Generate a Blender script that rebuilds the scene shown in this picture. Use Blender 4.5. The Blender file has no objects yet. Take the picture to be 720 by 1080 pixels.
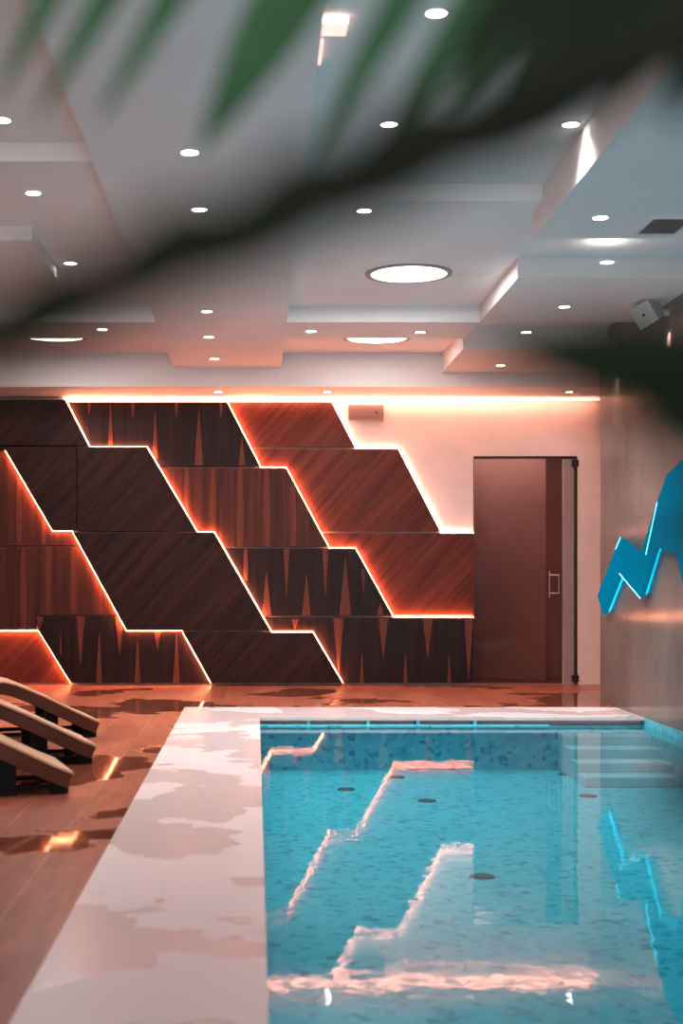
import bpy, bmesh, math, random
from mathutils import Vector, Matrix
random.seed(7)
S = bpy.context.scene
COL = S.collection
F, CX, CY, EYE = 1500.0, 270.0, 610.0, 1.12      # focal length (px of a 720x1080 frame), vanishing point, eye height


def at(px, py, Y):
    """the point at depth Y seen at a photograph pixel (used once, to measure the place)"""
    return Vector(((px - CX) * Y / F, Y, EYE - (py - CY) * Y / F))


def on_z(px, py, z):
    Y = F * (EYE - z) / (py - CY)
    return at(px, py, Y)


# ------------------------------------------------------------------ materials
def nodes(name):
    m = bpy.data.materials.new(name)
    m.use_nodes = True
    nt = m.node_tree
    return m, nt, nt.nodes['Principled BSDF']


def mat(name, col, rough=0.5, metal=0.0, emit=None, estr=0.0, spec=0.5, var=0.0, scale=8.0):
    m, nt, b = nodes(name)
    b.inputs['Base Color'].default_value = (*col, 1)
    b.inputs['Roughness'].default_value = rough
    b.inputs['Metallic'].default_value = metal
    b.inputs['Specular IOR Level'].default_value = spec
    if emit:
        b.inputs['Emission Color'].default_value = (*emit, 1)
        b.inputs['Emission Strength'].default_value = estr
    if var:
        tc = nt.nodes.new('ShaderNodeTexCoord')
        n = nt.nodes.new('ShaderNodeTexNoise')
        n.inputs['Scale'].default_value = scale
        n.inputs['Detail'].default_value = 4
        r = nt.nodes.new('ShaderNodeValToRGB')
        r.color_ramp.elements[0].color = (*[c * (1 - var) for c in col], 1)
        r.color_ramp.elements[1].color = (*[min(1, c * (1 + var)) for c in col], 1)
        r.color_ramp.elements[0].position = .3
        r.color_ramp.elements[1].position = .7
        nt.links.new(tc.outputs['Object'], n.inputs['Vector'])
        nt.links.new(n.outputs['Fac'], r.inputs['Fac'])
        nt.links.new(r.outputs['Color'], b.inputs['Base Color'])
    return m


def wood(name, c0, c1, angle=0.0, rough=0.4, scale=1.0, streak=14.0):
    """wood veneer: long streaks running along the board, turned in the wall plane (object X-Z) by angle"""
    m, nt, b = nodes(name)
    L = nt.links.new
    tc = nt.nodes.new('ShaderNodeTexCoord')
    mp = nt.nodes.new('ShaderNodeMapping')
    mp.inputs['Rotation'].default_value = (0, angle, 0)
    mp2 = nt.nodes.new('ShaderNodeMapping')
    mp2.inputs['Scale'].default_value = (streak, 1.0, 0.7)
    n = nt.nodes.new('ShaderNodeTexNoise')
    n.inputs['Scale'].default_value = scale
    n.inputs['Detail'].default_value = 5
    n.inputs['Roughness'].default_value = .6
    r = nt.nodes.new('ShaderNodeValToRGB')
    r.color_ramp.elements[0].color = (*c0, 1)
    r.color_ramp.elements[1].color = (*c1, 1)
    r.color_ramp.elements[0].position = .35
    r.color_ramp.elements[1].position = .72
    L(tc.outputs['Object'], mp.inputs['Vector'])
    L(mp.outputs['Vector'], mp2.inputs['Vector'])
    L(mp2.outputs['Vector'], n.inputs['Vector'])
    L(n.outputs['Fac'], r.inputs['Fac'])
    L(r.outputs['Color'], b.inputs['Base Color'])
    b.inputs['Roughness'].default_value = rough
    b.inputs['Specular IOR Level'].default_value = .16
    bp = nt.nodes.new('ShaderNodeBump')
    bp.inputs['Strength'].default_value = .08
    bp.inputs['Distance'].default_value = .01
    L(n.outputs['Fac'], bp.inputs['Height'])
    L(bp.outputs['Normal'], b.inputs['Normal'])
    return m


M = {}
M['ceiling'] = mat('ceiling_paint', (.76, .73, .73), .8, var=.03, scale=2)
M['wall'] = mat('wall_plaster', (.74, .58, .53), .75, var=.05, scale=3)
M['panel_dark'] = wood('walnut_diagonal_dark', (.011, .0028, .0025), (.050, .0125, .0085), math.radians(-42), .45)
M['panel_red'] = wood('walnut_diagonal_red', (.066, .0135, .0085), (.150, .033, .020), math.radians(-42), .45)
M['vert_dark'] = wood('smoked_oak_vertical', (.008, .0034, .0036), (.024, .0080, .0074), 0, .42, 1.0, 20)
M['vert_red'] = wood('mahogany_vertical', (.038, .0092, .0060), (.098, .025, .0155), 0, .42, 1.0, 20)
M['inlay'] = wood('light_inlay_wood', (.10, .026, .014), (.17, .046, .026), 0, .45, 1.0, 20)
M['led'] = mat('warm_led', (1, .5, .3), .5, emit=(1.0, .33, .15), estr=34.0)
M['cove_led'] = mat('cove_led', (1, .6, .4), .5, emit=(1.0, .45, .31), estr=3.2)
M['led_wall'] = mat('soft_pink_led', (1, .6, .45), .5, emit=(1.0, .46, .33), estr=9.0)
M['lamp'] = mat('lamp_lens', (1, 1, 1), .5, emit=(1.0, .95, .92), estr=5.0)
M['bulb'] = mat('downlight_lens', (1, 1, 1), .5, emit=(1.0, .93, .86), estr=14.0)
M['white'] = mat('white_metal', (.72, .70, .69), .45)
M['rim'] = mat('shadow_grey_rim', (.30, .28, .28), .5)
M['steel'] = mat('brushed_steel', (.62, .60, .58), .28, 1.0)
M['dark_metal'] = mat('dark_metal', (.05, .045, .045), .4, .8)
M['vent'] = mat('vent_slats', (.10, .095, .10), .5)
M['beige_wood'] = wood('pale_ash', (.52, .30, .19), (.68, .43, .28), 0, .45, 3.0, 1.0)
M['brown_wood'] = wood('brown_ash_side', (.085, .026, .016), (.125, .042, .026), 0, .45, 3.0, 1.0)
M['black'] = mat('black_frame', (.006, .008, .008), .5, spec=.1)
M['vestibule'] = mat('vestibule_wall', (.42, .29, .27), .7, var=.12, scale=1.5)
M['bolt_blue'] = mat('blue_acrylic', (.0, .05, .09), .5, spec=.0, emit=(.0, .058, .105), estr=1.0)
M['bolt_edge'] = mat('blue_led_edge', (.3, .9, 1), .4, emit=(.12, .75, 1.0), estr=1.0)
M['bolt_glow'] = mat('blue_led_tube', (.0, .7, 1), .4, emit=(.0, .55, .85), estr=5.0)
M['leaf'] = mat('palm_leaf', (.018, .088, .034), .5, spec=.12, var=.35, scale=9)
M['leaf_shaded'] = mat('shaded_palm_leaf', (.007, .016, .009), .55, spec=.08, var=.3, scale=9)  # shade put into the colour: darker copy of the leaf for dim fronds
M['rachis'] = mat('palm_stalk', (.010, .014, .009), .6, spec=.1, var=.2, scale=15)
M['trunk'] = mat('palm_trunk', (.10, .065, .04), .85, var=.3, scale=30)
M['pot'] = mat('planter_clay', (.35, .33, .31), .7, var=.08, scale=6)
M['step'] = mat('pale_teal_step', (.34, .62, .68), .4, var=.06, scale=10)
M['drain'] = mat('drain_cover', (.03, .07, .09), .4)


def floor_material():
    m, nt, b = nodes('wood_look_deck_tile')
    L = nt.links.new
    tc = nt.nodes.new('ShaderNodeTexCoord')
    mp = nt.nodes.new('ShaderNodeMapping')
    mp.inputs['Rotation'].default_value = (0, 0, math.radians(90))
    br = nt.nodes.new('ShaderNodeTexBrick')
    br.inputs['Scale'].default_value = 1.0
    br.inputs['Brick Width'].default_value = 1.2
    br.inputs['Row Height'].default_value = .28
    br.inputs['Mortar Size'].default_value = .006
    br.inputs['Color1'].default_value = (.42, .130, .080, 1)
    br.inputs['Color2'].default_value = (.31, .088, .052, 1)
    br.inputs['Mortar'].default_value = (.42, .18, .12, 1)
    mp3 = nt.nodes.new('ShaderNodeMapping')
    mp3.inputs['Scale'].default_value = (7, .8, 1)
    gr = nt.nodes.new('ShaderNodeTexNoise')
    gr.inputs['Scale'].default_value = 3
    gr.inputs['Detail'].default_value = 6
    gmix = nt.nodes.new('ShaderNodeMixRGB')
    gmix.blend_type = 'MULTIPLY'
    gmix.inputs['Fac'].default_value = .55
    gramp = nt.nodes.new('ShaderNodeValToRGB')
    gramp.color_ramp.elements[0].color = (.5, .45, .42, 1)
    gramp.color_ramp.elements[1].color = (1.25, 1.2, 1.15, 1)
    gramp.color_ramp.elements[0].position = .3
    gramp.color_ramp.elements[1].position = .7
    b.inputs['Specular IOR Level'].default_value = .16
    pud = nt.nodes.new('ShaderNodeTexNoise')
    pud.inputs['Scale'].default_value = .95
    pud.inputs['Detail'].default_value = 3
    pmask = nt.nodes.new('ShaderNodeValToRGB')
    pmask.color_ramp.elements[0].position = .54
    pmask.color_ramp.elements[1].position = .565
    wet = nt.nodes.new('ShaderNodeMixRGB')
    wet.blend_type = 'MULTIPLY'
    wet.inputs['Color2'].default_value = (.55, .50, .50, 1)
    rr = nt.nodes.new('ShaderNodeMapRange')
    rr.inputs['To Min'].default_value = .34
    rr.inputs['To Max'].default_value = .05
    L(tc.outputs['Object'], mp.inputs['Vector']); L(mp.outputs['Vector'], br.inputs['Vector'])
    L(tc.outputs['Object'], mp3.inputs['Vector']); L(mp3.outputs['Vector'], gr.inputs['Vector'])
    L(gr.outputs['Fac'], gramp.inputs['Fac'])
    L(br.outputs['Color'], gmix.inputs['Color1']); L(gramp.outputs['Color'], gmix.inputs['Color2'])
    L(tc.outputs['Object'], pud.inputs['Vector']); L(pud.outputs['Fac'], pmask.inputs['Fac'])
    L(gmix.outputs['Color'], wet.inputs['Color1']); L(pmask.outputs['Color'], wet.inputs['Fac'])
    L(wet.outputs['Color'], b.inputs['Base Color'])
    L(pmask.outputs['Color'], rr.inputs['Value']); L(rr.outputs['Result'], b.inputs['Roughness'])
    return m


def coping_material():
    m, nt, b = nodes('pale_stone_coping')
    L = nt.links.new
    tc = nt.nodes.new('ShaderNodeTexCoord')
    n = nt.nodes.new('ShaderNodeTexNoise')
    n.inputs['Scale'].default_value = 1.3
    n.inputs['Detail'].default_value = 4
    pm = nt.nodes.new('ShaderNodeValToRGB')
    pm.color_ramp.elements[0].position = .485
    pm.color_ramp.elements[1].position = .51
    mx = nt.nodes.new('ShaderNodeMixRGB')
    mx.inputs['Color1'].default_value = (.80, .68, .70, 1)
    mx.inputs['Color2'].default_value = (.71, .595, .605, 1)
    b.inputs['Specular IOR Level'].default_value = .3
    rr = nt.nodes.new('ShaderNodeMapRange')
    rr.inputs['To Min'].default_value = .38
    rr.inputs['To Max'].default_value = .22
    L(tc.outputs['Object'], n.inputs['Vector']); L(n.outputs['Fac'], pm.inputs['Fac'])
    L(pm.outputs['Color'], mx.inputs['Fac']); L(mx.outputs['Color'], b.inputs['Base Color'])
    L(pm.outputs['Color'], rr.inputs['Value']); L(rr.outputs['Result'], b.inputs['Roughness'])
    return m


def mosaic_material():
    m, nt, b = nodes('teal_pool_mosaic')
    L = nt.links.new
    tc = nt.nodes.new('ShaderNodeTexCoord')
    v = nt.nodes.new('ShaderNodeTexVoronoi')
    v.inputs['Scale'].default_value = 26
    r = nt.nodes.new('ShaderNodeValToRGB')
    e = r.color_ramp.elements
    e[0].color = (.015, .26, .38, 1); e[0].position = .0
    e[1].color = (.13, .62, .72, 1); e[1].position = 1.0
    e2 = r.color_ramp.elements.new(.20); e2.color = (.075, .52, .64, 1)
    sep = nt.nodes.new('ShaderNodeSeparateColor')
    L(tc.outputs['Object'], v.inputs['Vector']); L(v.outputs['Color'], sep.inputs['Color'])
    L(sep.outputs['Red'], r.inputs['Fac']); L(r.outputs['Color'], b.inputs['Base Color'])
    b.inputs['Roughness'].default_value = .35
    return m


def water_material():
    m, nt, b = nodes('pool_water')
    L = nt.links.new
    nt.nodes.remove(b)
    out = nt.nodes['Material Output']
    tr = nt.nodes.new('ShaderNodeBsdfTransparent')
    tr.inputs['Color'].default_value = (.72, .94, .97, 1)
    gl = nt.nodes.new('ShaderNodeBsdfGlossy')
    gl.inputs['Roughness'].default_value = .01
    fr = nt.nodes.new('ShaderNodeFresnel')
    fr.inputs['IOR'].default_value = 1.33
    mix = nt.nodes.new('ShaderNodeMixShader')
    tc = nt.nodes.new('ShaderNodeTexCoord')
    n = nt.nodes.new('ShaderNodeTexNoise')
    n.inputs['Scale'].default_value = 10.0
    n.inputs['Detail'].default_value = 2
    bp = nt.nodes.new('ShaderNodeBump')
    bp.inputs['Strength'].default_value = .05
    bp.inputs['Distance'].default_value = .012
    L(tc.outputs['Object'], n.inputs['Vector']); L(n.outputs['Fac'], bp.inputs['Height'])
    L(bp.outputs['Normal'], gl.inputs['Normal'])
    L(fr.outputs['Fac'], mix.inputs['Fac'])
    L(tr.outputs['BSDF'], mix.inputs[1]); L(gl.outputs['BSDF'], mix.inputs[2])
    L(mix.outputs['Shader'], out.inputs['Surface'])
    return m


def glass_material(name, tint, ior=1.45, rough=.02):
    m, nt, b = nodes(name)
    L = nt.links.new
    nt.nodes.remove(b)
    out = nt.nodes['Material Output']
    tr = nt.nodes.new('ShaderNodeBsdfTransparent')
    tr.inputs['Color'].default_value = (*tint, 1)
    gl = nt.nodes.new('ShaderNodeBsdfGlossy')
    gl.inputs['Roughness'].default_value = rough
    fr = nt.nodes.new('ShaderNodeFresnel')
    fr.inputs['IOR'].default_value = ior
    mix = nt.nodes.new('ShaderNodeMixShader')
    L(fr.outputs['Fac'], mix.inputs['Fac'])
    L(tr.outputs['BSDF'], mix.inputs[1]); L(gl.outputs['BSDF'], mix.inputs[2])
    L(mix.outputs['Shader'], out.inputs['Surface'])
    return m


M['floor'] = floor_material()
M['coping'] = coping_material()
M['mosaic'] = mosaic_material()
M['water'] = water_material()
M['glass'] = glass_material('tinted_door_glass', (.74, .62, .60), 1.12)
M['right_wall'] = wood('polished_taupe_stone', (.15, .115, .105), (.26, .20, .185), 0, .16, 1.0, 5)


# ------------------------------------------------------------------ mesh building
class MB:
    def __init__(self):
        self.v, self.f, self.m = [], [], []

    def add(self, verts, faces, mi=0):
        o = len(self.v)
        self.v += [Vector(p) for p in verts]
        self.f += [tuple(o + i for i in f) for f in faces]
        self.m += [mi] * len(faces)
        return self

    def box(self, x0, x1, y0, y1, z0, z1, mi=0):
        return self.add([(x0, y0, z0), (x1, y0, z0), (x1, y1, z0), (x0, y1, z0), (x0, y0, z1), (x1, y0, z1), (x1, y1, z1), (x0, y1, z1)],
                        [(0, 3, 2, 1), (4, 5, 6, 7), (0, 1, 5, 4), (1, 2, 6, 5), (2, 3, 7, 6), (3, 0, 4, 7)], mi)

    def prism(self, front, back, mi=0):
        n = len(front)
        return self.add(list(front) + list(back),
                        [tuple(range(n)), tuple(reversed(range(n, 2 * n)))] + [(i, i + n, (i + 1) % n + n, (i + 1) % n) for i in range(n)], mi)

    def bar(self, a, b, w, mi=0):
        a, b = Vector(a), Vector(b)
        d = (b - a).normalized()
        u = d.orthogonal().normalized(); v = d.cross(u)
        q = [u * w + v * w, -u * w + v * w, -u * w - v * w, u * w - v * w]
        return self.prism([a + k for k in q], [b + k for k in q], mi)

    def tube(self, pts, rad, n=10, mi=0):
        pts = [Vector(p) for p in pts]
        rings = []
        ref = Vector((0, 1, 0.13)).normalized()
        for i, p in enumerate(pts):
            d = (pts[min(i + 1, len(pts) - 1)] - pts[max(i - 1, 0)]).normalized()
            u = d.cross(ref).normalized(); w = d.cross(u).normalized()
            r = rad[i] if isinstance(rad, (list, tuple)) else rad
            rings.append([p + (u * math.cos(2 * math.pi * k / n) + w * math.sin(2 * math.pi * k / n)) * r for k in range(n)])
        vs = [p for r in rings for p in r]
        fs = [(i * n + k, i * n + (k + 1) % n, (i + 1) * n + (k + 1) % n, (i + 1) * n + k) for i in range(len(pts) - 1) for k in range(n)]
        fs += [tuple(reversed(range(n))), tuple((len(pts) - 1) * n + k for k in range(n))]
        return self.add(vs, fs, mi)

    def disc(self, c, r, z0, z1, n=40, mi=0, r1=None):
        r1 = r if r1 is None else r1
        a = [(c[0] + r * math.cos(2 * math.pi * k / n), c[1] + r * math.sin(2 * math.pi * k / n), z0) for k in range(n)]
        b = [(c[0] + r1 * math.cos(2 * math.pi * k / n), c[1] + r1 * math.sin(2 * math.pi * k / n), z1) for k in range(n)]
        return self.add(a + b, [tuple(reversed(range(n))), tuple(range(n, 2 * n))] + [(k, (k + 1) % n, (k + 1) % n + n, k + n) for k in range(n)], mi)

    def ring(self, c, r0, r1, z0, z1, n=40, mi=0):
        vs = []
        for r, z in ((r0, z0), (r1, z0), (r1, z1), (r0, z1)):
            vs += [(c[0] + r * math.cos(2 * math.pi * k / n), c[1] + r * math.sin(2 * math.pi * k / n), z) for k in range(n)]
        fs = []
        for j in range(4):
            a, b = j * n, ((j + 1) % 4) * n
            fs += [(a + k, a + (k + 1) % n, b + (k + 1) % n, b + k) for k in range(n)]
        return self.add(vs, fs, mi)

    def build(self, name, mats, parent=None, smooth=False, bevel=0.0):
        if not isinstance(mats, (list, tuple)):
            mats = [mats]
        lo = Vector((min(p.x for p in self.v), min(p.y for p in self.v), min(p.z for p in self.v)))
        hi = Vector((max(p.x for p in self.v), max(p.y for p in self.v), max(p.z for p in self.v)))
        org = Vector(((lo.x + hi.x) / 2, (lo.y + hi.y) / 2, lo.z))
        me = bpy.data.meshes.new(name)
        me.from_pydata([p - org for p in self.v], [], self.f)
        for k in mats:
            me.materials.append(k)
        for p, i in zip(me.polygons, self.m):
            p.material_index = i
            p.use_smooth = smooth
        bm = bmesh.new(); bm.from_mesh(me)
        bmesh.ops.recalc_face_normals(bm, faces=bm.faces)
        bm.to_mesh(me); bm.free()
        o = bpy.data.objects.new(name, me)
        COL.objects.link(o)
        w = Vector((0, 0, 0))
        if parent:
            o.parent = parent
            p = parent
            while p:
                w += p.location
                p = p.parent
        o.location = org - w
        if bevel:
            bv = o.modifiers.new('bevel', 'BEVEL')
            bv.width = bevel; bv.segments = 2; bv.limit_method = 'ANGLE'
        return o


def tag(o, label=None, cat=None, group=None, kind=None):
    for k, v in (('label', label), ('category', cat), ('group', group), ('kind', kind)):
        if v:
            o[k] = v
    return o


def struct(o):
    o['kind'] = 'structure'
    return o


def empty(name, loc):
    o = bpy.data.objects.new(name, None)
    o.empty_display_size = .1
    COL.objects.link(o)
    o.location = loc
    return o


def copy_tree(o, parent=None):
    c = o.copy()
    COL.objects.link(c)
    if parent:
        c.parent = parent
    for ch in list(o.children):
        copy_tree(ch, c)
    return c


def lamp(name, kind, loc, energy, color, parent=None, **kw):
    d = bpy.data.lights.new(name, kind)
    d.energy = energy; d.color = color
    for k, v in kw.items():
        setattr(d, k, v)
    o = bpy.data.objects.new(name, d)
    COL.objects.link(o)
    loc = Vector(loc)
    if parent:
        o.parent = parent
        loc -= parent.location
    o.location = loc
    return o


# ------------------------------------------------------------------ the room
XR = 3.12            # polished wall beside the pool
XL = -5.5
YB = 15.0            # feature wall
YF = -4.0            # the room goes on behind the viewer
WATER = -.06
PX0, PY0, PY1 = .03, 1.6, 11.43     # pool

fl = MB()
fl.box(XL, -.62, YF, YB, -.25, 0)
fl.box(-.62, 5.5, 12.35, YB, -.25, 0)
fl.box(-.62, XR, YF, PY0 - .65, -.25, 0)
struct(fl.build('floor', M['floor']))
cp = MB()
cp.box(-.62, PX0, PY0 - .65, 12.35, -.24, .002)
cp.box(PX0, XR, PY1, 12.35, -.022, .002)
cp.box(PX0, XR, PY1 + .14, 12.35, -.24, -.022)
cp.box(PX0, XR, PY0 - .65, PY0, -.24, .002)
struct(cp.build('pool_coping', M['coping']))
# basin: floor and four walls lined with mosaic, with an overflow gutter under the far edge
bs = MB()
D = -.42
bs.box(PX0 - .1, XR + .1, PY0 - .1, PY1 + .1, D - .12, D)
bs.box(PX0 - .1, PX0 - .001, PY0, PY1, D, -.03)
bs.box(XR - .001, XR + .1, PY0, PY1 + .9, D, -.001)
bs.box(PX0, XR, PY0 - .1, PY0 - .001, D, -.03)
bs.box(PX0, XR, PY1 + .001, PY1 + .13, D, WATER - .002)
bs.box(PX0, 2.34, PY1 - .10, PY1 + .01, WATER - .012, WATER + .006)
struct(bs.build('pool_basin', M['mosaic']))
gd = MB()
for x in (.42, .90, 1.30, 1.76):
    gd.box(x - .014, x + .014, PY1 + .005, PY1 + .135, WATER - .002, -.022)
tag(gd.build('gutter_divider', M['mosaic']), kind='structure')
st = MB()
for k in range(4):
    st.box(2.42, XR - .002, PY1 - .24 * (k + 1), PY1 - .24 * k, D, -.12 - .075 * k)
struct(st.build('pool_steps', M['step'], bevel=.008))
wt = MB()
nx, ny = 12, 36
vs = [(PX0 + (XR - PX0) * i / nx, PY0 + (PY1 + .12 - PY0) * j / ny, WATER) for j in range(ny + 1) for i in range(nx + 1)]
wt.add(vs, [(j * (nx + 1) + i, j * (nx + 1) + i + 1, (j + 1) * (nx + 1) + i + 1, (j + 1) * (nx + 1) + i) for j in range(ny) for i in range(nx)])
tag(wt.build('pool_water', M['water']), 'clear turquoise water filling the rectangular indoor pool', 'water', kind='stuff')

# walls
DX0, DX1, DZ = (499 - CX) / 100, (608.5 - CX) / 100, 2.41
wb = MB()
wb.box(XL, DX0, YB, YB + .2, 0, 3.7)
wb.box(DX0, DX1, YB, YB + .2, DZ, 3.7)
wb.box(DX1, 5.5, YB, YB + .2, 0, 3.7)
struct(wb.build('wall_back', M['wall']))
struct(MB().box(XR, XR + .35, YF, 12.9, -.6, 3.7).build('wall_right', M['right_wall']))
struct(MB().box(5.5, 5.7, 12.9, YB + .2, -.2, 3.7).build('wall_corridor', M['wall']))
struct(MB().box(XR + .35, 5.7, 12.7, 12.9, -.2, 3.7).build('wall_corridor', M['wall']))
struct(MB().box(XL - .2, XL, YF, YB + .2, -.2, 3.7).build('wall_left', M['wall']))

# vestibule seen through the glass door
vb = MB()
vb.box(DX0 - .5, DX1 + .3, YB + .2, YB + 2.2, -.1, 0)
vb2 = MB()
vb2.box(DX0 - .6, DX0 - .5, YB + .2, YB + 2.2, 0, 2.6)
vb2.prism([(DX0 - .5, YB + 1.9, 0), (DX1 - .22, YB + .55, 0), (DX1 - .22, YB + .65, 0), (DX0 - .5, YB + 2.0, 0)],
          [(DX0 - .5, YB + 1.9, 2.6), (DX1 - .22, YB + .55, 2.6), (DX1 - .22, YB + .65, 2.6), (DX0 - .5, YB + 2.0, 2.6)])
vb2.box(DX1 - .22, DX1 + .3, YB + .9, YB + 1.0, 0, 2.6)
vb2.box(DX1 + .2, DX1 + .3, YB + .2, YB + 1.0, 0, 2.6)
vb2.box(DX0 - .6, DX1 + .3, YB + .2, YB + 2.2, 2.6, 2.7)
struct(vb.build('floor_vestibule', mat('vestibule_floor', (.16, .085, .07), .4)))
struct(vb2.build('wall_vestibule', M['vestibule']))

# the glass door
door = empty('door_1', (DX0, YB + .06, 0)); struct(door)
fr = MB()
fr.box(DX0, DX1, YB + .02, YB + .14, DZ - .022, DZ)
fr.box(DX0, DX0 + .012, YB + .02, YB + .14, 0, DZ - .022)
fr.box(DX1 - .022, DX1, YB - .006, YB + .14, 0, DZ - .022)
fr.build('door_frame', M['dark_metal'], door)
MB().box(DX0 + .02, 3.235, YB + .05, YB + .062, .015, DZ - .03).build('glass_leaf', M['glass'], door)
MB().box(3.25, DX1 - .026, YB + .03, YB + .10, 0, DZ - .03).build('side_post', mat('taupe_post', (.30, .22, .20), .4), door)
h = MB()
hx, hz = 3.14, 1.06
h.bar((hx - .05, YB - .01, hz - .14), (hx - .05, YB - .01, hz + .14), .005)
h.bar((hx + .05, YB - .01, hz - .10), (hx + .05, YB - .01, hz + .10), .004)
for q_ in (-.095, .095):
    h.bar((hx - .05, YB - .01, hz + q_), (hx + .05, YB - .01, hz + q_), .004)
    h.bar((hx + .01, YB - .01, hz + q_), (hx + .01, YB + .05, hz + q_), .004)
h.build('door_handle', M['steel'], door)
for z in (.03, DZ - .11):
    MB().box(3.33, 3.40, YB - .012, YB + .03, z, z + .07).build('patch_fitting', M['dark_metal'], door)

# ceiling: a plaster plane with lower slabs hung under it
ce = MB()
ce.box(XL, 5.7, 8.4, YB + .2, 3.35, 3.6)
ce.box(XL, 5.7, YF, 8.4, 3.45, 3.6)
struct(ce.build('ceiling', M['ceiling']))
def slab(x0, x1, y0, y1, z, top=3.35):
    return struct(MB().box(x0, x1, y0, y1, z, top).build('ceiling_panel', M['ceiling']))
slab(XL, 5.5, 14.1, YB, 3.02)                       # bulkhead along the feature wall
slab(-.82, .25, 8.4, 14.1, 3.21)
slab(-.82, .25, 4.2, 8.4, 3.21, 3.45)
slab(XL, -.82, 11.6, 12.4, 3.21)
slab(.25, 1.82, 11.6, 12.4, 3.21)
slab(1.82, XR, 9.9, 11.6, 3.21)
slab(1.84, 3.5, 12.64, 14.1, 3.16)
slab(1.69, XR, 3.0, 8.4, 3.20, 3.45)
slab(1.69, XR, 8.4, 8.7, 3.20)
slab(XL, -.82, 7.6, 8.4, 3.35, 3.45)
slab(-2.9, -1.42, 9.0, 10.36, 3.26)

# ------------------------------------------------------------------ feature wall panels
def inset(poly, d):
    n = len(poly)
    area = sum(poly[i][0] * poly[(i + 1) % n][1] - poly[(i + 1) % n][0] * poly[i][1] for i in range(n))
    s = 1 if area > 0 else -1
    out = []
    for i in range(n):
        p0, p1, p2 = Vector(poly[i - 1]), Vector(poly[i]), Vector(poly[(i + 1) % n])
        a = (p1 - p0).normalized(); b = (p2 - p1).normalized()
        na = Vector((-a.y, a.x)) * s; nb = Vector((-b.y, b.x)) * s
        k = (na + nb)
        k = k / max(.3, (1 + na.dot(nb)))
        out.append(p1 + k * d)
    return out, s


def wall_panel(poly, depth, base, label, leds=(), marks=(), floor_d=None, group='wood panels of the lit feature wall'):
    """poly: outline in photograph pixels; depth: how far the face stands off the wall; leds: edges with a strip; marks: inlaid tapers"""
    yf = YB - depth
    k = yf / F
    wp = [((x - CX) * k, EYE - (y - CY) * k) for x, y in poly]
    q, s = inset(wp, .0035)
    cxm = sum(p.x for p in q) / len(q)
    root = empty('wall_panel', (cxm, YB, min(p.y for p in q)))
    tag(root, label, 'wall panel', group)
    b = MB()
    b.prism([(p.x, yf, p.y) for p in q], [(p.x, YB - .001, p.y) for p in q])
    b.build('board', M[base], root, bevel=.003)
    if marks:
        mk = MB()
        for kind, px, y0, y1, w in marks:
            x = (px - CX) * k; z0 = EYE - (y1 - CY) * k; z1 = EYE - (y0 - CY) * k; w = w * k / 2
            if kind == 'up':
                pts = [(x - w, z0), (x + w, z0), (x + .003, z1), (x - .003, z1)]
            elif kind == 'down':
                pts = [(x - .003, z0), (x + .003, z0), (x + w, z1), (x - w, z1)]
            else:
                zm = z0 * .55 + z1 * .45
                pts = [(x - w * .75, z0), (x + w * .75, z0), (x + w, zm), (x + w * .6, z1), (x - w * .6, z1), (x - w, zm)]
            mk.prism([(a, yf - .0018, c) for a, c in pts], [(a, yf + .001, c) for a, c in pts])
        mk.build('inlay', M['inlay'], root)
    n = len(q)
    for e, low, *t in leds:
        p0, p1 = q[e], q[(e + 1) % n]
        if t:
            p0, p1 = p0.lerp(p1, t[0]), p0.lerp(p1, t[1])
        d = (p1 - p0).normalized()
        nrm = Vector((d.y, -d.x)) * s                # outward
        a, c = p0 + nrm * .001, p1 + nrm * .001
        a2, c2 = p0 + nrm * .0045, p1 + nrm * .0045
        yb = YB - low - .003
        ya = yb - .032
        l = MB()
        l.prism([(a.x, ya, a.y), (c.x, ya, c.y), (c2.x, ya, c2.y), (a2.x, ya, a2.y)],
                [(a.x, yb, a.y), (c.x, yb, c.y), (c2.x, yb, c2.y), (a2.x, yb, a2.y)])
        l.build('led_strip', M['led'] if low > 0 else M['led_wall'], root)
    return root


d0, d1, d2, d3, d4 = .05, .11, .17, .11, .05
LX = -150
# lower-left band b0
wall_panel([(LX, 666), (40, 666), (74, 720.5), (LX, 720.5)], d0, 'panel_red',
           'low dark red trapezoid panel on the floor behind the loungers', ())
# band b1, vertical grain
wall_panel([(LX, 475), (5, 475), (55, 560), (76, 560), (85, 576), (LX, 576)], d1, 'vert_red',
           'upper reddish vertical-grain panel at the far left, its slanted side under a lit edge', (),
           [('long', -10, 476, 575, 6), ('long', 20, 503, 575, 6), ('long', 46, 548, 575, 5)])
wall_panel([(LX, 576), (85, 576), (125, 649), (38, 649), (38, 665), (LX, 665)], d1, 'vert_red',
           'reddish vertical-grain panel with pale tapers, directly above the low trapezoid panel', [(4, d0)],
           [('long', -4, 577, 664, 6), ('long', 24.5, 577, 664, 7), ('long', 50.5, 577, 648, 6), ('long', 77, 577, 648, 6), ('up', 105, 622, 648, 8)])
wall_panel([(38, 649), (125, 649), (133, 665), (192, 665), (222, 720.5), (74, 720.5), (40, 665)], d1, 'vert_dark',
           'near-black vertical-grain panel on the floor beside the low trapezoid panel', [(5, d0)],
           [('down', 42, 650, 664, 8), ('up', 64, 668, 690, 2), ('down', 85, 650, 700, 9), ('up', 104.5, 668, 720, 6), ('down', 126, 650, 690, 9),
            ('up', 145, 676, 720, 6), ('down', 166, 666, 686, 7), ('up', 186, 668, 720, 7)])
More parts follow.
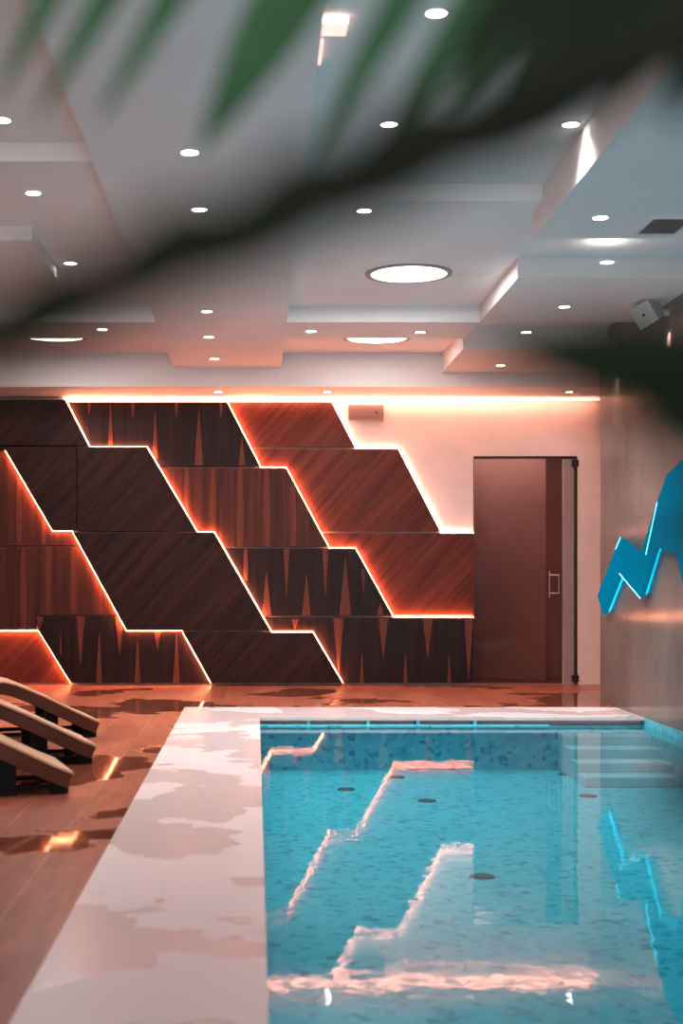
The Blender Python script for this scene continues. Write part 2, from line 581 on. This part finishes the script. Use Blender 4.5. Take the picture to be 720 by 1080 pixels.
# band b2, foremost, diagonal grain
wall_panel([(LX, 421), (69, 421), (94, 470), (LX, 470)], d2, 'panel_dark',
           'dark walnut panel of the top row, unlit, touching the ceiling bulkhead', [(1, d3)])
wall_panel([(LX, 471), (81, 471), (81, 560), (55, 560), (5, 475), (LX, 475)], d2, 'panel_dark',
           'slim dark walnut panel of the second row, lit along its slanted lower side', [(3, d1), (2, d1, .19, 1)])
wall_panel([(81, 471), (155, 471), (208, 560.5), (81, 560.5)], d2, 'panel_dark',
           'dark walnut panel of the second row with a lit slanted edge, beside the slim one', [(0, d3, .176, 1), (1, d3)])
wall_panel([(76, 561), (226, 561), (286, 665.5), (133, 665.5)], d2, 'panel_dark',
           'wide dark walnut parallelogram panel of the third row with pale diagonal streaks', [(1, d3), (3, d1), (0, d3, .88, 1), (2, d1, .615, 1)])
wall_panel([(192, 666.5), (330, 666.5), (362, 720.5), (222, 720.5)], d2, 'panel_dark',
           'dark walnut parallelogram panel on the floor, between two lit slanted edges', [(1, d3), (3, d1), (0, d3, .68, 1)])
# band b3, vertical grain
wall_panel([(70, 424), (240, 424), (275, 492), (167, 492), (155, 470), (94, 470)], d3, 'vert_dark',
           'dark vertical-grain panel of the top row below the glowing ceiling edge', [(1, d4)],
           [('down', 94, 425, 437, 3), ('up', 116.5, 426, 470, 5), ('down', 140, 425, 440, 4), ('up', 163.5, 434, 484, 6), ('down', 186, 425, 440, 4),
            ('up', 209.5, 430, 491, 9), ('down', 233, 425, 440, 4), ('up', 255, 461, 491, 7)])
wall_panel([(167, 493), (302, 493), (347, 577), (237, 577), (226, 560), (208, 560)], d3, 'vert_red',
           'reddish vertical-grain panel of the second row with five long pale strips', [(0, d4, .80, 1), (1, d4)],
           [('long', 197, 494, 540, 6), ('long', 224.5, 494, 559, 7), ('long', 253, 494, 576, 8), ('long', 281, 494, 576, 8), ('long', 308.5, 508, 576, 8)])
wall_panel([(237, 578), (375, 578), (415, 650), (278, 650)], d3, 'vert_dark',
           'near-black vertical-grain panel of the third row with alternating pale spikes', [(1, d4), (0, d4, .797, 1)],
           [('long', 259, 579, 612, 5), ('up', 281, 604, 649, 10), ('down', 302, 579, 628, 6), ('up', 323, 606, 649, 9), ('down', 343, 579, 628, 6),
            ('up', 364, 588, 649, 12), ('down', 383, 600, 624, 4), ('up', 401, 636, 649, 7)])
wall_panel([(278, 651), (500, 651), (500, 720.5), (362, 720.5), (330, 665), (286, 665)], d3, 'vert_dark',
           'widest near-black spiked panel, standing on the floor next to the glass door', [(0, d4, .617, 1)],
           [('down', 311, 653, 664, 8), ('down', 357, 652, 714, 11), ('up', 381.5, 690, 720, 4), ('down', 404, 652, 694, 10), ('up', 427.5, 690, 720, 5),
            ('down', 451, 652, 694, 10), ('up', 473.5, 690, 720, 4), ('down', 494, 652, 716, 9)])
# band b4, red diagonal grain, next to the plaster
wall_panel([(240, 424), (350, 424), (375, 472), (265, 472)], d4, 'panel_red',
           'bright red-brown panel of the top row beside the small wall box', [(1, .0)])
wall_panel([(265, 473), (420, 473), (465, 561), (338, 561), (302, 492), (275, 492)], d4, 'panel_red',
           'large red-brown diagonal-grain panel of the second row with a glowing right edge', [(0, .0, .71, 1), (1, .0)])
wall_panel([(338, 562), (500, 562), (500, 649), (415, 649), (375, 577), (347, 577)], d4, 'panel_red',
           'red-brown diagonal-grain panel of the third row, its straight side at the glass door', [(0, .0, .784, 1)])

# strip of light in the gap between wall and bulkhead
cl = MB().box(-2.02, 3.6, YB - .10, YB - .05, 2.992, 3.008)
cove = cl.build('cove_light', M['cove_led'])
lamp('cove_glow', 'AREA', (.8, YB - .11, 2.985), 4, (1, .45, .32), cove, shape='RECTANGLE', size=5.5, size_y=.03).rotation_euler = (math.radians(62), 0, 0)
tag(cove, 'long glowing light strip along the bulkhead above the wood panels', 'light strip')

# small box on the plaster
wbx = empty('wall_box', at(385.5, 444, YB))
tag(wbx, 'small grey-pink box fixed high on the plaster beside the topmost red panel', 'wall box')
k = YB / F
MB().box((367 - CX) * k, (404 - CX) * k, YB - .07, YB, EYE - (444 - CY) * k, EYE - (427.5 - CY) * k).build('casing', mat('box_grey', (.26, .17, .155), .6), wbx, bevel=.008)
ind = MB().disc((0, 0), .012, 0, .004, 16).build('indicator', M['dark_metal'], wbx)
ind.rotation_euler = (math.radians(90), 0, 0)
ind.location = Vector(((396 - CX) * k, YB - .0705, EYE - (436 - CY) * k)) - wbx.location

# ------------------------------------------------------------------ lamps
def downlight(px, py, z, label, r=.042, energy=9, group='recessed ceiling downlights'):
    p = on_z(px, py, z)
    root = empty('ceiling_downlight', (p.x, p.y, z - .006))
    tag(root, label, 'ceiling light', group)
    MB().ring((p.x, p.y), r, r + .012, z - .006, z + .001, 28).build('trim_ring', M['white'], root)
    MB().disc((p.x, p.y), r, z - .004, z - .001, 28).build('lens', M['bulb'], root)
    l = lamp('downlight_beam', 'SPOT', (p.x, p.y, z - .02), energy, (1, .93, .86), root, spot_size=math.radians(120), spot_blend=.8, shadow_soft_size=.04)
    return root


H, N, A_, SO = 3.35, 3.45, 3.21, 3.02
DL = [
    (2, 126, N, 'downlight cut by the left border of the view, under the smallest leaf tip'),
    (174, 47, N, 'bright round downlight between the hanging leaf tips of the upper palm frond'),
    (460, 13, N, 'bright round downlight at the top, seen in a gap of the dark palm frond'),
    (410, 130, N, 'dim downlight half veiled by the dark palm stalk'),
    (602, 131, N, 'bright downlight beside the slanting side of the ceiling panel over the pool'),
    (200, 160, A_, 'downlight on the long lowered ceiling panel, nearest above the dark palm stalk'),
    (35, 203, H, 'downlight on the pale ceiling at the far left, above the palm stalk'),
    (210, 220, A_, 'faint downlight seen through the dark palm stalk'),
    (384, 222, H, 'downlight on the main ceiling just nearer than the large round light'),
    (633, 229, 3.20, 'downlight beside the square air vent'),
    (640, 276, A_, 'downlight behind the air vent, in front of the cube lamp'),
    (74, 277, H, 'downlight just below the palm stalk at far left, beyond the cut-off disc light'),
    (595, 323, A_, 'downlight at the fringe of the dark blurred leaf, near the cube lamp'),
    (108, 347, A_, 'downlight beside the farther of the cut-off disc lights at left'),
    (218, 328, A_, 'first and nearest of three downlights in a row on the lowered panel'),
    (220, 355, A_, 'middle of three downlights in a row on the lowered panel'),
    (226, 378, A_, 'last of three downlights in a row, close to the bulkhead'),
    (328, 349, A_, 'downlight on the crosswise panel, left of the partly hidden disc light'),
    (443, 350, A_, 'downlight on the crosswise panel, right of the partly hidden disc light'),
    (555, 350, A_, 'downlight amid the dark blurred leaf over the doorway'),
    (528, 385, 3.16, 'faint downlight on the pink panel over the glass door'),
    (230, 413, SO, 'downlight in the glowing bulkhead soffit above the second wood band'),
    (345, 413, SO, 'downlight in the glowing bulkhead soffit near the small wall box'),
    (600, 413, SO, 'downlight in the bulkhead soffit above the door post'),
]
for px, py, z, lb in DL:
    downlight(px, py, z, lb, r=.042 if z != SO else .035, energy=13 if z != SO else 3)


def disc_light(x, y, z, label, energy=30):
    root = empty('round_ceiling_light', (x, y, z))
    tag(root, label, 'ceiling light', 'large round ceiling lights')
    MB().ring((x, y), .275, .315, z - .012, z + .001, 56).build('rim', M['rim'], root)
    MB().disc((x, y), .275, z - .008, z - .002, 56).build('diffuser', M['lamp'], root)
    lamp('disc_glow', 'AREA', (x, y, z - .03), energy, (1, .95, .92), root, shape='DISK', size=.5)


disc_light(1.115, 10.39, H, 'large round white ceiling light fully in view over the pool')
disc_light(1.12, 13.15, H, 'large round ceiling light half hidden behind the crosswise panel before the bulkhead', 5)
disc_light(-1.85, 13.05, H, 'large round ceiling light above the dark walnut panels, reduced to a thin white sliver', 5)
disc_light(-1.78, 10.35, H, 'large round ceiling light at the far left beyond the palm stalk, seen as a sliver')

# lit coffers of the near ceiling
for (x0, y0, x1, y1, lb) in ((307, 17, 367, 31, 'long pink glowing ceiling light with a bright edge, between palm leaflets'),
                             (305, 40, 341, 62, 'short square pink ceiling light behind the long bright one')):
    a = on_z(x0, y0, N); b = on_z(x0, y1, N)
    xa, xb = a.x, a.x + (x1 - x0) * a.y / F
    root = empty('strip_light', ((xa + xb) / 2, (a.y + b.y) / 2, N - .03))
    tag(root, lb, 'ceiling light', 'pink box lights of the near ceiling')
    MB().box(xa, xb, a.y, b.y, N - .03, N).build('housing', mat('pink_lens', (.8, .5, .45), .5, emit=(1, .55, .48), estr=.5), root, bevel=.004)
    if x1 == 367:
        MB().box(xa, xb, a.y - .012, a.y - .001, N - .03, N - .012).build('bright_edge', mat('bright_edge', (1, .8, .7), .5, emit=(1, .72, .58), estr=1.6), root)

# air vent
v0, v1 = 8.19, 8.55
vx0, vx1 = 2.29, 2.51
VZ = 3.20
vent = empty('air_vent', ((vx0 + vx1) / 2, (v0 + v1) / 2, VZ - .012))
tag(vent, 'dark square air vent in a pale frame on the ceiling near the cube lamp', 'air vent')
f = MB()
f.box(vx0 - .03, vx1 + .03, v0 - .03, v0, VZ - .012, VZ); f.box(vx0 - .03, vx1 + .03, v1, v1 + .03, VZ - .012, VZ)
f.box(vx0 - .03, vx0, v0, v1, VZ - .012, VZ); f.box(vx1, vx1 + .03, v0, v1, VZ - .012, VZ)
f.build('frame', M['white'], vent)
f = MB()
for i in range(12):
    y = v0 + (v1 - v0) * (i + .5) / 12
    f.box(vx0, vx1, y - .010, y + .010, VZ - .009, VZ - .002)
f.build('grille', M['vent'], vent)

# cube lamps on the polished wall
def cube_lamp(Y, label):
    z = 3.13
    c = Vector((XR - .16, Y, z))
    root = empty('cube_wall_lamp', c)
    tag(root, label, 'wall light', 'cube lamps on the polished wall')
    s = .085
    ang = math.radians(32)
    R = Matrix.Rotation(-ang, 3, 'Y') @ Matrix.Rotation(math.radians(-42), 3, 'Z')
    mb = MB().box(-s, s, -s, s, -s, s)
    mb.v = [R @ p + c for p in mb.v]
    mb.build('shade', M['white'], root, bevel=.004)
    MB().bar(c + Vector((.04, 0, .0)), (XR - .0005, Y, z), .018).build('bracket', M['white'], root)
    a = MB().disc((0, 0), .012, 0, .003, 14).build('aperture', M['dark_metal'], root)
    a.rotation_euler = (R @ Matrix.Rotation(math.radians(90), 3, 'X')).to_euler()
    a.location = R @ Vector((.0, -s - .003, 0))
    l = lamp('lamp_beam', 'SPOT', (XR - .03, Y, z - .09), 60, (1, .72, .62), root, spot_size=math.radians(34), spot_blend=.4, shadow_soft_size=.01)
    l.rotation_euler = (0, math.radians(-8), 0)


cube_lamp(10.75, 'white tilted cube lamp high on the polished wall with a grey face')
cube_lamp(12.3, 'cube lamp nearer the feature wall, mostly behind blurred leaves, beaming down the wall')

# ------------------------------------------------------------------ lightning bolt on the polished wall
def wallpt(px, py):
    Y = F * (XR - .05) / (px - CX)
    return (Y, EYE - (py - CY) * Y / F)


top = [(632, 628), (656, 567), (677, 586), (695, 530), (706, 500), (738, 470), (770, 560), (800, 500)]
bot = [(815, 600), (780, 650), (742, 560), (728, 640), (715, 583), (693, 577), (677, 630), (655, 605), (638, 648)]
tp = [wallpt(*p) for p in top]; bt = [wallpt(*p) for p in bot]
outline = tp + bt
bolt = empty('lightning_bolt_wall_lamp', (XR, sum(p[0] for p in outline) / len(outline), min(p[1] for p in outline)))
tag(bolt, 'blue glowing zigzag lightning bolt mounted on the polished wall beside the pool', 'wall light')
mb = MB()
n = len(outline)
xf, xb = XR - .07, XR - .03
# strips between the top and the bottom edge keep the concave outline clean
bm = bmesh.new()
fv = [bm.verts.new((xf, y, z)) for y, z in outline]
bv_ = [bm.verts.new((xb, y, z)) for y, z in outline]
bm.faces.new(fv); bm.faces.new(list(reversed(bv_)))
for i in range(n):
    bm.faces.new((fv[i], bv_[i], bv_[(i + 1) % n], fv[(i + 1) % n]))
bmesh.ops.triangulate(bm, faces=[g for g in bm.faces if len(g.verts) > 4])
bm.verts.index_update()
mb.add([v.co.copy() for v in bm.verts], [tuple(v.index for v in g.verts) for g in bm.faces])
bm.free()
mb.build('bolt_face', M['bolt_blue'], bolt)
for pa, pb in (((652, 579), (657, 567)), ((684, 585), (696, 530)), ((656, 605), (678, 631))):
    (ya, za), (yb, zb) = wallpt(*pa), wallpt(*pb)
    MB().bar((xf - .004, ya, za), (xf - .004, yb, zb), .0035).build('edge_light', M['bolt_edge'], bolt)
for sy, sz in (wallpt(665, 590), wallpt(694, 556)):
    MB().bar((xb - .001, sy, sz), (XR - .0005, sy, sz), .012).build('standoff', M['steel'], bolt)
for i in range(len(bt) - 1):
    (ya, za), (yb, zb) = bt[i], bt[i + 1]
    MB().bar((XR - .014, ya + .12, za + .03), (XR - .014, yb + .12, zb + .03), .007).build('back_light', M['bolt_glow'], bolt)

# ------------------------------------------------------------------ pool floor inlets
for px, py, lb in ((365, 813, 'dark inlet cover on the turquoise pool floor, the one closest to the stone coping'),
                   (418, 800, 'dark inlet cover on the pool floor beneath the far pool edge'),
                   (450, 845, 'dark inlet cover midway across the turquoise pool floor'),
                   (508, 925, 'dark inlet cover on the pool floor nearest the viewer'),
                   (597, 797, 'dark inlet cover beside the submerged pool steps, next to the far edge'),
                   (620, 840, 'dark inlet cover on the pool floor just in front of the submerged steps')):
    p = on_z(px, py, D)
    if p.y > PY1 - .1:
        p = on_z(px, py + 20, D)
    o = MB().disc((p.x, p.y), .068, D - .001, D + .010, 28, r1=.056).build('pool_inlet', M['drain'])
    tag(o, lb, 'pool inlet', 'inlet covers on the pool floor')

# ------------------------------------------------------------------ wave loungers
PATH = [(0, .10), (.10, .143), (.2, .192), (.3, .243), (.4, .292), (.5, .338), (.58, .372), (.66, .393), (.74, .398), (.84, .382), (.95, .345),
        (1.08, .295), (1.22, .262), (1.36, .262), (1.5, .31), (1.64, .41), (1.78, .53), (1.92, .66), (2.02, .74)]


def lounger():
    root = empty('wave_lounger', (0, 0, 0))
    W = .60
    def strip(y0, y1, t0, t1):
        mb = MB()
        vs, fs = [], []
        for i, (s, z) in enumerate(PATH):
            a = PATH[max(0, i - 1)]; b = PATH[min(len(PATH) - 1, i + 1)]
            d = Vector((b[0] - a[0], b[1] - a[1])).normalized()
            nx, nz = -d.y, d.x
            for t in (t0, t1):
                for y in (y0, y1):
                    vs.append((-(s + nx * t), y, z + nz * t))
        for i in range(len(PATH) - 1):
            o = i * 4
            fs += [(o, o + 1, o + 5, o + 4), (o + 2, o + 6, o + 7, o + 3), (o, o + 4, o + 6, o + 2), (o + 1, o + 3, o + 7, o + 5)]
        e = (len(PATH) - 1) * 4
        fs += [(0, 2, 3, 1), (e, e + 1, e + 3, e + 2)]
        return mb.add(vs, fs)
    strip(-.006, W + .006, .002, .018).build('deck', M['beige_wood'], root, bevel=.006)
    strip(0, .035, -.075, 0).build('side_rail', M['brown_wood'], root, bevel=.004)
    strip(W - .035, W, -.075, 0).build('side_rail', M['brown_wood'], root, bevel=.004)
    for s in (.06, .33, 1.15, 1.62):
        z = next(PATH[i][1] + (PATH[i + 1][1] - PATH[i][1]) * (s - PATH[i][0]) / (PATH[i + 1][0] - PATH[i][0]) for i in range(len(PATH) - 1) if PATH[i][0] <= s <= PATH[i + 1][0])
        for y in (.04, W - .10):
            MB().box(-s - .045, -s + .045, y, y + .06, 0, max(.02, z - .055)).build('leg', M['black'], root, bevel=.003)
    MB().box(-1.66, -.02, .10, .125, .015, .04).build('floor_runner', M['black'], root)
    MB().box(-1.66, -.02, W - .125, W - .10, .015, .04).build('floor_runner', M['black'], root)
    return root


lg = lounger()
for i, (x, y, lb) in enumerate(((-.95, 7.37, 'curved wooden lounger nearest the viewer, closest of the three, on the orange deck'),
                                (-.965, 8.57, 'middle of three curved wooden loungers on the orange deck'),
                                (-1.10, 10.0, 'farthest curved wooden lounger, nearest the lit feature wall'))):
    o = lg if i == 0 else copy_tree(lg)
    o.location = (x, y, 0)
    o.rotation_euler.z = math.radians(17)
    tag(o, lb, 'lounger', 'wave loungers beside the pool')

# ------------------------------------------------------------------ palm beside the viewer
palm = empty('potted_palm', (.62, .55, 0))
tag(palm, 'dark green palm in a pot, its fronds hanging blurred across the view', 'palm')
MB().disc((.62, .55), .15, 0, .40, 32, r1=.20).build('pot', M['pot'], palm)
MB().tube([(.62, .55, .30), (.61, .55, .8), (.60, .55, 1.3), (.58, .55, 1.62)], [.035, .032, .028, .022], 12).build('trunk', M['trunk'], palm, smooth=True)


def leaf(mb, base, tip, w, sag=.0, n=9, tw=0.0):
    base, tip = Vector(base), Vector(tip)
    d = tip - base
    L = d.length
    side = d.cross(Vector((0, 1, 0))).normalized()
    up = side.cross(d).normalized()
    side = (side * math.cos(tw) + up * math.sin(tw))
    up = side.cross(d).normalized()
    vs, fs = [], []
    for i in range(n + 1):
        t = i / n
        c = base + d * t + Vector((0, 0, -sag * L * 4 * t * t * .25))
        ww = w * (math.sin(math.pi * min(1, (t * .92 + .08)) ** .75) ** .8) * .5
        if i == n:
            ww = w * .02
        vs += [c - side * ww + up * ww * .25, c, c + side * ww + up * ww * .25]
    for i in range(n):
        for k in range(2):
            fs.append((i * 3 + k, i * 3 + k + 1, i * 3 + k + 4, i * 3 + k + 3))
    mb.add(vs, fs)


def curve(pts, n):
    """Catmull-Rom through pts"""
    out = []
    P = [pts[0]] + list(pts) + [pts[-1]]
    for i in range(1, len(P) - 2):
        for k in range(n):
            t = k / n
            a, b, c, d = P[i - 1], P[i], P[i + 1], P[i + 2]
            out.append(.5 * ((2 * b) + (c - a) * t + (2 * a - 5 * b + 4 * c - d) * t * t + (3 * b - a - 3 * c + d) * t ** 3))
    out.append(Vector(pts[-1]))
    return out


CROWN = Vector((.58, .55, 1.60))


def frond(path, radii, leaves, lm_='leaf'):
    pts = curve([CROWN] + path, 6)
    r = [radii[0] + (radii[1] - radii[0]) * i / (len(pts) - 1) for i in range(len(pts))]
    st_ = MB().tube(pts, r, 8).build('frond', M['rachis'], palm, smooth=True)
    for base, tip, w, tw in leaves:
        lm = MB()
        leaf(lm, base, tip, w, .08, tw=tw)
        lm.build('leaflet', M[lm_], st_, smooth=True)
    return st_


# the frond whose dark stalk crosses the view, its leaflets folded along it
pA = [at(770, 10, .40), at(640, 78, .38), at(500, 128, .36), at(380, 178, .34), at(250, 232, .32), at(120, 285, .29), at(-40, 345, .27)]
lA = []
for t0, off, w in ((0, (-170, 60), .022), (1, (-190, 66), .025), (2, (-180, 76), .024), (3, (-180, 84), .022), (4, (-180, 76), .020), (5, (-190, 84), .017)):
    p = pA[t0]
    px = CX + p.x * F / p.y; py = CY - (p.z - EYE) * F / p.y
    lA.append((p, at(px + off[0], py + off[1] - 10, p.y - .005), w, .3))
    lA.append((p, at(px + off[0] + 16, py + off[1] + 26, p.y - .01), w * .8, -.2))
lA += [(at(180, 262, .31), at(-50, 395, .26), .016, .1), (at(330, 200, .33), at(90, 330, .29), .014, 0), (at(-10, 335, .275), at(-120, 375, .27), .016, 0)]
frond(pA, (.007, .003), lA, 'leaf_shaded')
# the frond just above the frame, its leaflets hanging into it
pB = [at(760, -130, 0.819), at(600, -120, 0.842), at(420, -125, 0.858), at(240, -140, 0.874), at(60, -160, 0.897), at(-60, -170, 0.897)]
lB = [(at(130, -150, 0.897), at(-8, 92, 0.920), 0.0203, 0), (at(195, -140, 0.897), at(38, 104, 0.920), 0.0203, .2), (at(262, -135, 0.874), at(100, 112, 0.897), 0.0203, 0),
      (at(380, -128, 0.858), at(208, 138, 0.874), 0.0437, .1), (at(500, -125, 0.842), at(327, 145, 0.858), 0.0234, 0),
      (at(600, -122, 0.842), at(405, 125, 0.858), 0.0312, .2), (at(660, -120, 0.827), at(470, 95, 0.842), 0.0281, .1)]
frond(pB, (.010, .005), lB)
# a nearer frond over the corner, its broad leaflets a dark mass
pD = [at(800, -90, .60), at(700, -70, .60), at(560, -60, .60), at(440, -70, .61)]
lD = [(at(600, -66, .60), at(470, 70, .60), .024, 0), (at(660, -66, .60), at(520, 95, .60), .028, 0), (at(710, -66, .60), at(590, 100, .58), .030, .2),
      (at(750, -70, .60), at(650, 95, .58), .030, .1), (at(800, -60, .60), at(705, 120, .58), .026, 0)]
frond(pD, (.008, .004), lD, 'leaf_shaded')
# the frond at the side, tips reaching in over the cube lamps
pC = [at(900, 200, 0.368), at(870, 330, 0.360), at(850, 450, 0.352), at(830, 600, 0.344), at(820, 760, 0.336), at(825, 900, 0.328)]
lC = [(at(855, 415, 0.360), at(480, 326, 0.336), 0.0299, 0), (at(850, 450, 0.360), at(620, 372, 0.328), 0.0272, .3), (at(845, 455, 0.352), at(645, 440, 0.320), 0.0190, .2),
      (at(840, 500, 0.344), at(672, 575, 0.312), 0.0190, 0), (at(815, 780, 0.336), at(688, 850, 0.320), 0.0245, 0)]
frond(pC, (.006, .004), lC, 'leaf_shaded')

# ------------------------------------------------------------------ added fill lights and daylight
lamp('vestibule_fill', 'AREA', (DX0 + .3, YB + .75, 2.57), 6, (1, .76, .72), None, size=1.1)  # unseen fill, added to brighten the space behind the door glass
lamp('underwater_fill', 'AREA', (1.55, PY0 + .05, -.22), 21, (.75, .95, 1.0), None, shape='RECTANGLE', size=2.4, size_y=.2).rotation_euler = (math.radians(90), 0, 0)  # added fill on the near pool wall, out of view, brightens the water
w = bpy.data.worlds.new('daylight'); S.world = w
w.use_nodes = True
bg = w.node_tree.nodes['Background']
bg.inputs['Color'].default_value = (1.0, .87, .86, 1)
bg.inputs['Strength'].default_value = 1.35

# ------------------------------------------------------------------ camera
cam = bpy.data.cameras.new('camera')
cam.sensor_width = 36; cam.lens = 50
cam.shift_x = 90 / 1080; cam.shift_y = 70 / 1080
cam.clip_start = .05
cam.dof.use_dof = True
cam.dof.focus_distance = 12.5
cam.dof.aperture_fstop = 2.3
co = bpy.data.objects.new('camera', cam)
COL.objects.link(co)
co.location = (0, 0, EYE)
co.rotation_euler = (math.radians(90), 0, 0)
S.camera = co
S.view_settings.view_transform = 'Standard'
S.view_settings.look = 'None'
S.view_settings.gamma = 1
S.view_settings.use_curve_mapping = False
S.view_settings.exposure = 1.4
S.cycles.use_denoising = True
S.cycles.max_bounces = 8
S.cycles.sample_clamp_indirect = 6
